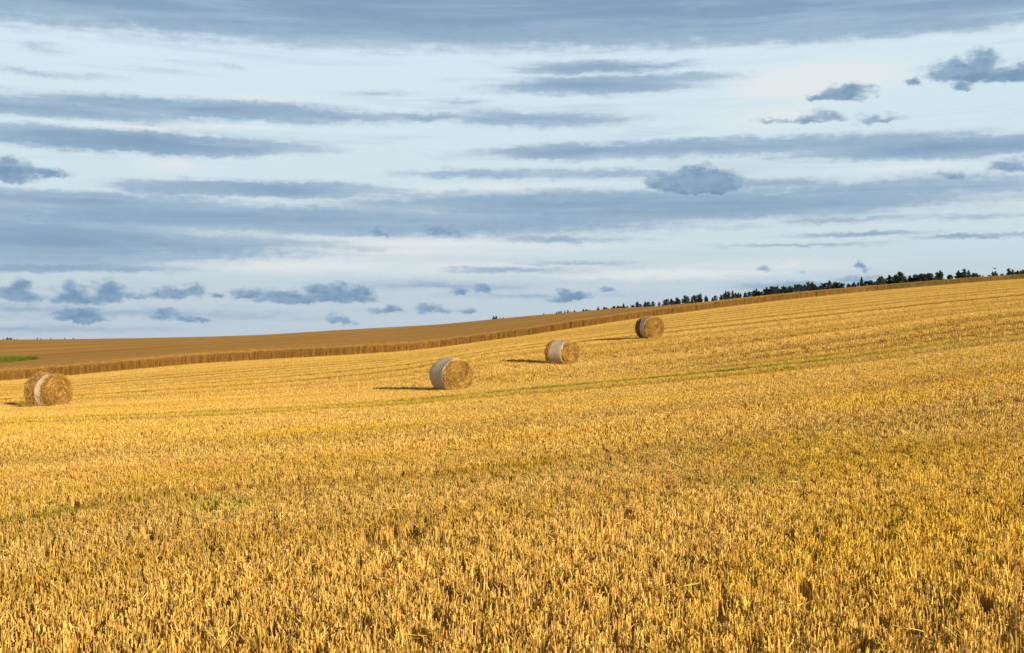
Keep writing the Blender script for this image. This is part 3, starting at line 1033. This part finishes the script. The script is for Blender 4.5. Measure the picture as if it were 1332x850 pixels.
    for (a0, a1) in wraps:
        V = []; Fc = []
        nx = 14
        jag0 = [random.gauss(0, 0.008) for _ in range(NA)]; jag1 = [random.gauss(0, 0.012) for _ in range(NA)]
        hol = random.uniform(3.3, 3.7)
        for i in range(nx + 1):
            for k in range(NA):
                a = 2 * math.pi * k / NA
                t = i / nx
                e1 = a1 + jag1[k] - (0.05 * math.exp(-((a - hol) / 0.18) ** 2) if a1 > 0.9 else 0)
                f = min(1.0, max(0.0, (a0 + jag0[k]) * (1 - t) + e1 * t))
                V.append(pt(f, a, 0.014 + 0.004 * math.sin(a * 9 + f * 5) + random.gauss(0, 0.0015)))
        for i in range(nx):
            for k in range(NA):
                a = i * NA + k; b = i * NA + (k + 1) % NA
                Fc.append((a, a + NA, b + NA, b))
        wo_ = link_mesh('net_wrap', V, Fc, net_m, root, True)
        sm = wo_.modifiers.new('thickness', 'SOLIDIFY'); sm.thickness = 0.006; sm.offset = -1
    if loose:
        S = Strips()
        for k in range(2600):
            # heap slumped at the foot of the far end, and straw hanging over the side
            if random.random() < 0.62:
                x = -length / 2 + random.gauss(-0.05, 0.18); y = random.uniform(-rad, rad) * 0.95 - 0.15
                hmax = 0.22 * math.exp(-((x + length / 2) / 0.28) ** 2) + 0.03
                p = (x, y, random.uniform(0.02, hmax))
                d = (random.gauss(0, 1), random.gauss(0, 1), random.gauss(0.1, 0.35))
            else:
                a = random.uniform(0, 2 * math.pi); f = abs(random.gauss(0, 0.22))
                f = min(f, 0.42)
                p = pt(f, a, random.uniform(0.0, 0.075))
                if p.z < 0.05:
                    continue
                d = (random.gauss(0, .6), -math.sin(a) + random.gauss(0, .4), math.cos(a) * 0.7 + random.gauss(0, .4))
            S.stalk(p, d, random.uniform(0.08, 0.26), random.uniform(0.008, 0.016), random.betavariate(2.4, 2), 2, random.gauss(0, .3), 0.6, 2)
        me = S.mesh('loose_straw', bale_m)
        lo = bpy.data.objects.new('loose_straw', me); COL.objects.link(lo); lo.parent = root
        lo['label'] = 'torn straw slumped at the foot of the bale'
    return root


bale(*BALES[0], 1, [(0.54, 0.83)], 'leftmost round bale, torn and spilling straw, with only a narrow band of wrap', loose=True)
bale(*BALES[1], 2, [(0.02, 0.985)], 'round bale in the middle of the field with pale wrap over its whole side')
bale(*BALES[2], 3, [(0.22, 0.97)], 'round bale with a wide sunlit wrap and a bare strip at its far end')
bale(*BALES[3], 4, [(0.50, 0.95), (0.02, 0.06)], 'farthest round bale, highest on the slope, half wrapped with a dark bare end')

# ------------------------------------------------------------------ trees along the crest
leaf_m, Lm, lb = new_mat('dark_foliage')
la = Lm.new('ShaderNodeAttribute', attribute_name='shade')
oi = Lm.new('ShaderNodeObjectInfo')
lc = Lm.mix(la.outputs['Fac'], (0.006, 0.012, 0.006), (0.020, 0.034, 0.013))
lc = Lm.mix(Lm.math('MULTIPLY', oi.outputs['Random'], 0.5), lc, (0.010, 0.014, 0.009))
Lm.l.new(lc, lb.inputs['Base Color']); lb.inputs['Roughness'].default_value = 0.8
bark_m, Bm, bb = new_mat('dark_bark')
bn = Bm.noise(Bm.new('ShaderNodeTexCoord').outputs['Object'], 12, 3)
Bm.l.new(Bm.mix(bn.outputs[0], (0.03, 0.02, 0.014), (0.08, 0.055, 0.04)), bb.inputs['Base Color'])


def tree_variant(k, kind):
    """unit height tree: trunk with limbs and a crown of leaf clumps"""
    random.seed(500 + k)
    T = Strips()
    p = Vector((0, 0, -0.03)); segs = 6
    pts = []
    lean = Vector((random.gauss(0, .03), random.gauss(0, .03), 0))
    for i in range(segs + 1):
        t = i / segs
        pts.append(Vector((lean.x * t + random.gauss(0, .006), lean.y * t + random.gauss(0, .006), -0.03 + t * 0.97)))
    V = []; Fc = []
    for i, q in enumerate(pts):
        r = 0.028 * (1 - i / segs * 0.85)
        for j in range(7):
            V.append(q + Vector((math.cos(j * 6.283 / 7) * r, math.sin(j * 6.283 / 7) * r, 0)))
    for i in range(segs):
        for j in range(7):
            Fc.append((i * 7 + j, i * 7 + (j + 1) % 7, (i + 1) * 7 + (j + 1) % 7, (i + 1) * 7 + j))
    tips = []
    nb_ = 26
    for b in range(nb_):
        t = 0.22 + 0.76 * (b + random.random()) / nb_
        if kind == 'spire':
            L = 0.27 * (1.02 - t) + 0.05
        elif kind == 'pine':
            L = 0.21 * math.sin(min(1, (1.12 - t) * 2.0) * 1.57) + 0.03
        else:
            L = 0.27 * math.sqrt(max(0.02, 1 - ((t - 0.55) / 0.5) ** 2))
        L *= random.uniform(0.55, 1.25)
        a = b * 2.4 + random.uniform(-.4, .4)
        up = random.uniform(0.15, 0.6) if kind != 'spire' else random.uniform(-0.1, 0.3)
        st = Vector((lean.x * t, lean.y * t, t * 0.94))
        en = st + Vector((math.cos(a), math.sin(a), up)) * L
        base = len(V)
        d = (en - st).normalized(); o1 = d.orthogonal().normalized(); o2 = d.cross(o1)
        for q, r in ((st, 0.009), (en, 0.002)):
            for j in range(3):
                V.append(q + (o1 * math.cos(j * 2.094) + o2 * math.sin(j * 2.094)) * r)
        for j in range(3):
            Fc.append((base + j, base + (j + 1) % 3, base + 3 + (j + 1) % 3, base + 3 + j))
        for q in range(5):
            tips.append((st.lerp(en, random.uniform(0.25, 1.05)), L))
    for q in range(6):
        tips.append((Vector((lean.x, lean.y, 0.80 + q * 0.032)), 0.10 - q * 0.012))
    tips.append((Vector((lean.x, lean.y, 0.94)), 0.05)); tips.append((Vector((lean.x, lean.y, 0.97)), 0.03))
    tme = bpy.data.meshes.new('trunk'); tme.from_pydata([tuple(v) for v in V], [], Fc); tme.materials.append(bark_m)
    LV = []; LF = []; sh = []
    for c, L in tips:
        rr = 0.022 + 0.16 * L
        cs = random.random()
        for q in range(24):
            o_ = Vector((random.gauss(0, 1), random.gauss(0, 1), random.gauss(0, .8))) * rr * 0.55
            u_ = Vector((random.gauss(0, 1), random.gauss(0, 1), random.gauss(0, 1))).normalized()
            w_ = u_.orthogonal().normalized()
            sz = random.uniform(0.014, 0.030)
            b = len(LV)
            ctr = c + o_
            LV += [ctr - u_ * sz, ctr + w_ * sz * .5, ctr + u_ * sz * 1.3, ctr - w_ * sz * .5]
            LF.append((b, b + 1, b + 2, b + 3)); sh.append(min(1, max(0, cs * 0.6 + random.random() * 0.4)))
    zmax = max(v.z for v in LV)
    for v in LV:
        v.z /= zmax
    lme = bpy.data.meshes.new('crown'); lme.from_pydata([tuple(v) for v in LV], [], LF)
    at = lme.attributes.new('shade', 'FLOAT', 'FACE'); at.data.foreach_set('value', np.array(sh, np.float32))
    lme.materials.append(leaf_m)
    return tme, lme


KINDS = ['spire', 'pine', 'spire', 'spire', 'pine', 'round', 'pine', 'spire']
VAR = [tree_variant(k, KINDS[k]) for k in range(8)]

TREES = """4.5 439.5|8.6 438.6|12 438.8|18 440.3|22 440.3|41.4 440.8|48.4 438.8|53.6 439.8|61 440.8|65 439.3|75 440.8|79 440.6|85 439.2|95.7 439.2
642.5 410.8|645.5 410.8|650.7 412.6|655 412.4|706.8 407.4
724.5 405.3|727.5 404.8|730 404.3|734 404.3|738 402.8|743 404.7|748 403.2|757 403.3|759.6 401.8|762.5 401.8|777.5 398.8|787 398.9|789.5 399.8|795 399.8|800 397.3|804 396.9|807 397.8|813 394.8|815.5 397.6|823.5 397.3|828 393.3|830 392.9|833.5 395.6|839 393.2|843 392.7|850 392.7
858 393.3|864 390.5|868 389.5|873 389|876 391.5|881 387.5|883 390|891.6 384.5|895.7 386|900.6 386.5|904 384.5|908 384|911.5 382|917 385|920 386.5|927 388|931 385|937.6 384|944.4 378.5|948 379.5|942 382|953.5 378.5|956.5 381|959.6 381|962.4 382.5|969 380.5
974 380|980 378|983 376.5|988 379|993.6 377|999 374.5|1003 373|1006 373|1011 373|1014 376|1018.4 372.5|1022.5 373.5|1026 375|1029 373|1035 370.5|1039.6 370|1043 371|1046 371|1052.5 367.5|1057 367.5|1060 371|1063 373|1067.5 371.5|1074 368.5|1079 365.5|1082 369|1085.5 367.5|1091 368
1095 369|1102 369|1105 370|1110 368|1116 367.5|1121.5 361|1125 366|1131 365.5|1133.5 365.5|1136 368|1141 366|1145 364|1148 360.5|1151.5 364|1156.5 358.5|1162 359|1169 354.5|1174 358|1178.5 363|1185 359|1189 357.5|1191.5 361|1198 357|1201 356.5|1207 356|1210 359
1214 361|1220.5 355|1224 353|1234.5 358|1246 352.5|1250 355|1256 350.5|1261 352|1264 356|1272 358|1275 358|1278.6 358.5|1287 358|1291 353.5|1294 354|1304 356.5|1313 350|1316.5 351|1319 354.5|1324 353|1329 351.5|1333 353"""

ONE = {
    1169: 'tallest dark tree of the skyline, a broad crown rising above its clump',
    1121.5: 'slim pointed tree standing above bushy neighbours right of the small blue cloud',
    1304: 'tiny lone tree tip in the gap on the right skyline',
    777.5: 'small lone pointed tree on the skyline above the second bale from the right',
    931: 'narrow little tree alone in a gap of the middle skyline trees',
    738: 'small upright tree among the first low treetops right of the skyline gap',
    706.8: 'tiny round bush tip alone on the bare skyline',
    642.5: 'left one of a tight pair of dark spires alone on the bare skyline',
    645.5: 'right one of a tight pair of dark spires alone on the bare skyline',
    1313: 'tall dark spire left of the last gap before the right picture edge',
    1256: 'tallest pointed tree in the dense clump on the right skyline',
    95.7: 'tiny tree tip, last one to the right on the far left skyline',
    48.4: 'low pointed tree standing apart on the far left skyline',
    1224: 'compact dark tree with a pointed top beside a gap on the right skyline',
}
CLUMPS = [(14, 'small clump at the skyline left end'),
          (120, 'thin row on the far left skyline'),
          (680, 'tiny group beside the lone pair of spires'),
          (745, 'low row where the skyline trees begin'),
          (792, 'scattered treetops above the second farthest bale'),
          (820, 'short row uphill of the scattered treetops'),
          (852, 'row directly above the farthest bale'),
          (887, 'row just right of the farthest bale'),
          (907, 'flat topped clump right of the farthest bale'),
          (932, 'rounded clump before the narrow lone tree'),
          (950, 'feathery clump right of the narrow lone tree'),
          (967, 'next clump beyond the feathery one'),
          (991, 'low start of the long unbroken tree row'),
          (1016, 'lower part of the long unbroken tree row'),
          (1050, 'middle part of the long unbroken tree row'),
          (1072, 'part of the long row with twin spires'),
          (1098, 'upper end of the long unbroken tree row'),
          (1127, 'clump round the slim pointed tree'),
          (1152, 'clump between slim pointed and tallest tree'),
          (1182, 'group crowding round the tallest tree'),
          (1212, 'loose group right of the tallest tree'),
          (1230, 'compact pair before the dense right clump'),
          (1268, 'dense right clump on the skyline'),
          (1300, 'thinned part of the right skyline'),
          (1321, 'clump before the right picture edge'),
          (1400, 'last clump at the right picture edge')]
ORD = ['first', 'second', 'third', 'fourth', 'fifth', 'sixth', 'seventh', 'eighth', 'ninth', 'tenth']
SHAPE = {'spire': 'pointed', 'pine': 'feathery', 'round': 'rounded'}


def crest_y(px):
    return float(np.interp(px, PXF, CREST))


random.seed(99)
items = [tuple(map(float, q.split())) for line in TREES.split('\n') for q in line.split('|')]
seen = {}
last_c = None
items.sort()
for i, (px, py) in enumerate(items):
    yc = crest_y(px)
    if px < 120:
        d = yc + random.uniform(160, 200)
    elif px < 820:
        d = yc + random.uniform(90, 130)
    else:
        d = yc + random.uniform(26, 60)
    x = (px - 666) / F * d
    ztop = EYE + (440 - py) * d / F
    zb = float(ground(np.array([x]), np.array([d]))[0])
    H = max(ztop - zb, 2.0)
    k = random.randrange(8)
    if px in ONE and ('spire' in ONE[px] or 'pointed' in ONE[px]):
        k = random.choice((0, 3, 7))
    root = bpy.data.objects.new('conifer_tree', None); COL.objects.link(root)
    root.location = (x, d, zb)
    if px < 120:
        wid = H * random.uniform(0.35, 0.55)
    elif px < 820:
        wid = H * random.uniform(0.55, 0.8)
    else:
        wid = H * (random.uniform(0.8, 1.15) if 960 < px < 1268 else random.uniform(0.62, 0.95)); H *= 1.04
    root.scale = (wid, wid, H)
    root.rotation_euler = (0, 0, random.uniform(0, 6.28))
    root['category'] = 'tree'
    root['group'] = 'dark trees along the skyline'
    cl = next(l for m, l in CLUMPS if px < m)
    seen[cl] = seen.get(cl, 0) + 1
    root['label'] = ONE[px] if px in ONE else f'{ORD[seen[cl] - 1]} dark tree from the left, in the {cl}'
    for nm, me in (('trunk', VAR[k][0]), ('crown', VAR[k][1])):
        c = bpy.data.objects.new(nm, me); COL.objects.link(c); c.parent = root

# ------------------------------------------------------------------ bird in flight above the right-hand trees
bd = 180.0
bxp, byp = 1294.5, 350.2
feather_m, Fm, fb = new_mat('dark_feathers')
fn = Fm.noise(Fm.new('ShaderNodeTexCoord').outputs['Object'], 30, 3)
Fm.l.new(Fm.mix(fn.outputs[0], (0.012, 0.012, 0.014), (0.035, 0.034, 0.036)), fb.inputs['Base Color'])
V = []; Fc = []
prof = [(-0.24, 0.012, 0), (-0.17, 0.03, 0), (-0.10, 0.045, 0), (0, 0.06, 0), (0.08, 0.052, .005), (0.14, 0.032, .015), (0.175, 0.036, .02), (0.205, 0.026, .02), (0.235, 0.008, .012), (0.27, 0.002, .005)]
for x, r, zz in prof:
    for k in range(10):
        a = k * math.tau / 10
        V.append(Vector((x, r * math.cos(a) * (1.5 if x < -0.15 else 1), zz + r * math.sin(a) * (0.4 if x < -0.15 else 1))))
for i in range(len(prof) - 1):
    for k in range(10):
        Fc.append((i * 10 + k, i * 10 + (k + 1) % 10, (i + 1) * 10 + (k + 1) % 10, (i + 1) * 10 + k))
Fc.append(tuple(reversed(range(10)))); Fc.append(tuple(range(len(V) - 10, len(V))))
for sd in (-1, 1):                                    # raised wings, joined at the shoulders
    wing = [(0.00, 0.11, -0.07, 0.02), (0.14, 0.13, -0.08, 0.10), (0.28, 0.09, -0.11, 0.17), (0.40, 0.02, -0.10, 0.20), (0.47, -0.05, -0.09, 0.21)]
    base = len(V)
    for y, xf, xb, z in wing:
        V += [Vector((xf, sd * y, z)), Vector((xb, sd * y, z)), Vector((xb, sd * y, z - 0.008)), Vector((xf, sd * y, z - 0.014))]
    for i in range(len(wing) - 1):
        for k in range(4):
            a = base + i * 4 + k; b = base + i * 4 + (k + 1) % 4
            Fc.append((a, b, b + 4, a + 4))
    Fc.append((base, base + 1, base + 2, base + 3)); Fc.append((base + 16, base + 19, base + 18, base + 17))
bo = link_mesh('bird', V, Fc, feather_m, None, True)
bo.location = ((bxp - 666) / F * bd, bd, EYE + (440 - byp) * bd / F)
bo.rotation_euler = (R(8), R(-14), R(25))
bo['label'] = 'small dark bird flying low over the right skyline trees'
bo['category'] = 'bird'

# dry weed stalk at the left edge
S = Strips()
random.seed(3)
for k in range(3):
    S.stalk((0, 0, 0), (0.10 - 0.12 * k, 0.05 * k, 1), 0.42 - 0.08 * k, 0.008, 0.5, 3, -0.25 + .1 * k, 0.5, 5)
for k in range(9):
    S.stalk((0.02 * random.gauss(0, 1), 0, random.uniform(0.12, 0.34)), (random.gauss(0, .8), random.gauss(0, .8), 0.8), 0.09, 0.010, random.random(), 2, .3, 0.3, 2)
dry_m = straw_material('dry_weed', False, (0.05, 0.03, 0.014), (0.12, 0.07, 0.03), 0)
me = S.mesh('weed_stalk', dry_m)
ws = bpy.data.objects.new('weed_stalk', me); COL.objects.link(ws)
wd = 15.2
ws.location = ((2 - 666) / F * wd, wd, float(gz(np.array([(2 - 666) / F * wd]), np.array([wd]))[0]))
ws['label'] = 'dry brown weed stalk standing in the stubble at the left edge'
ws['category'] = 'weed stalk'
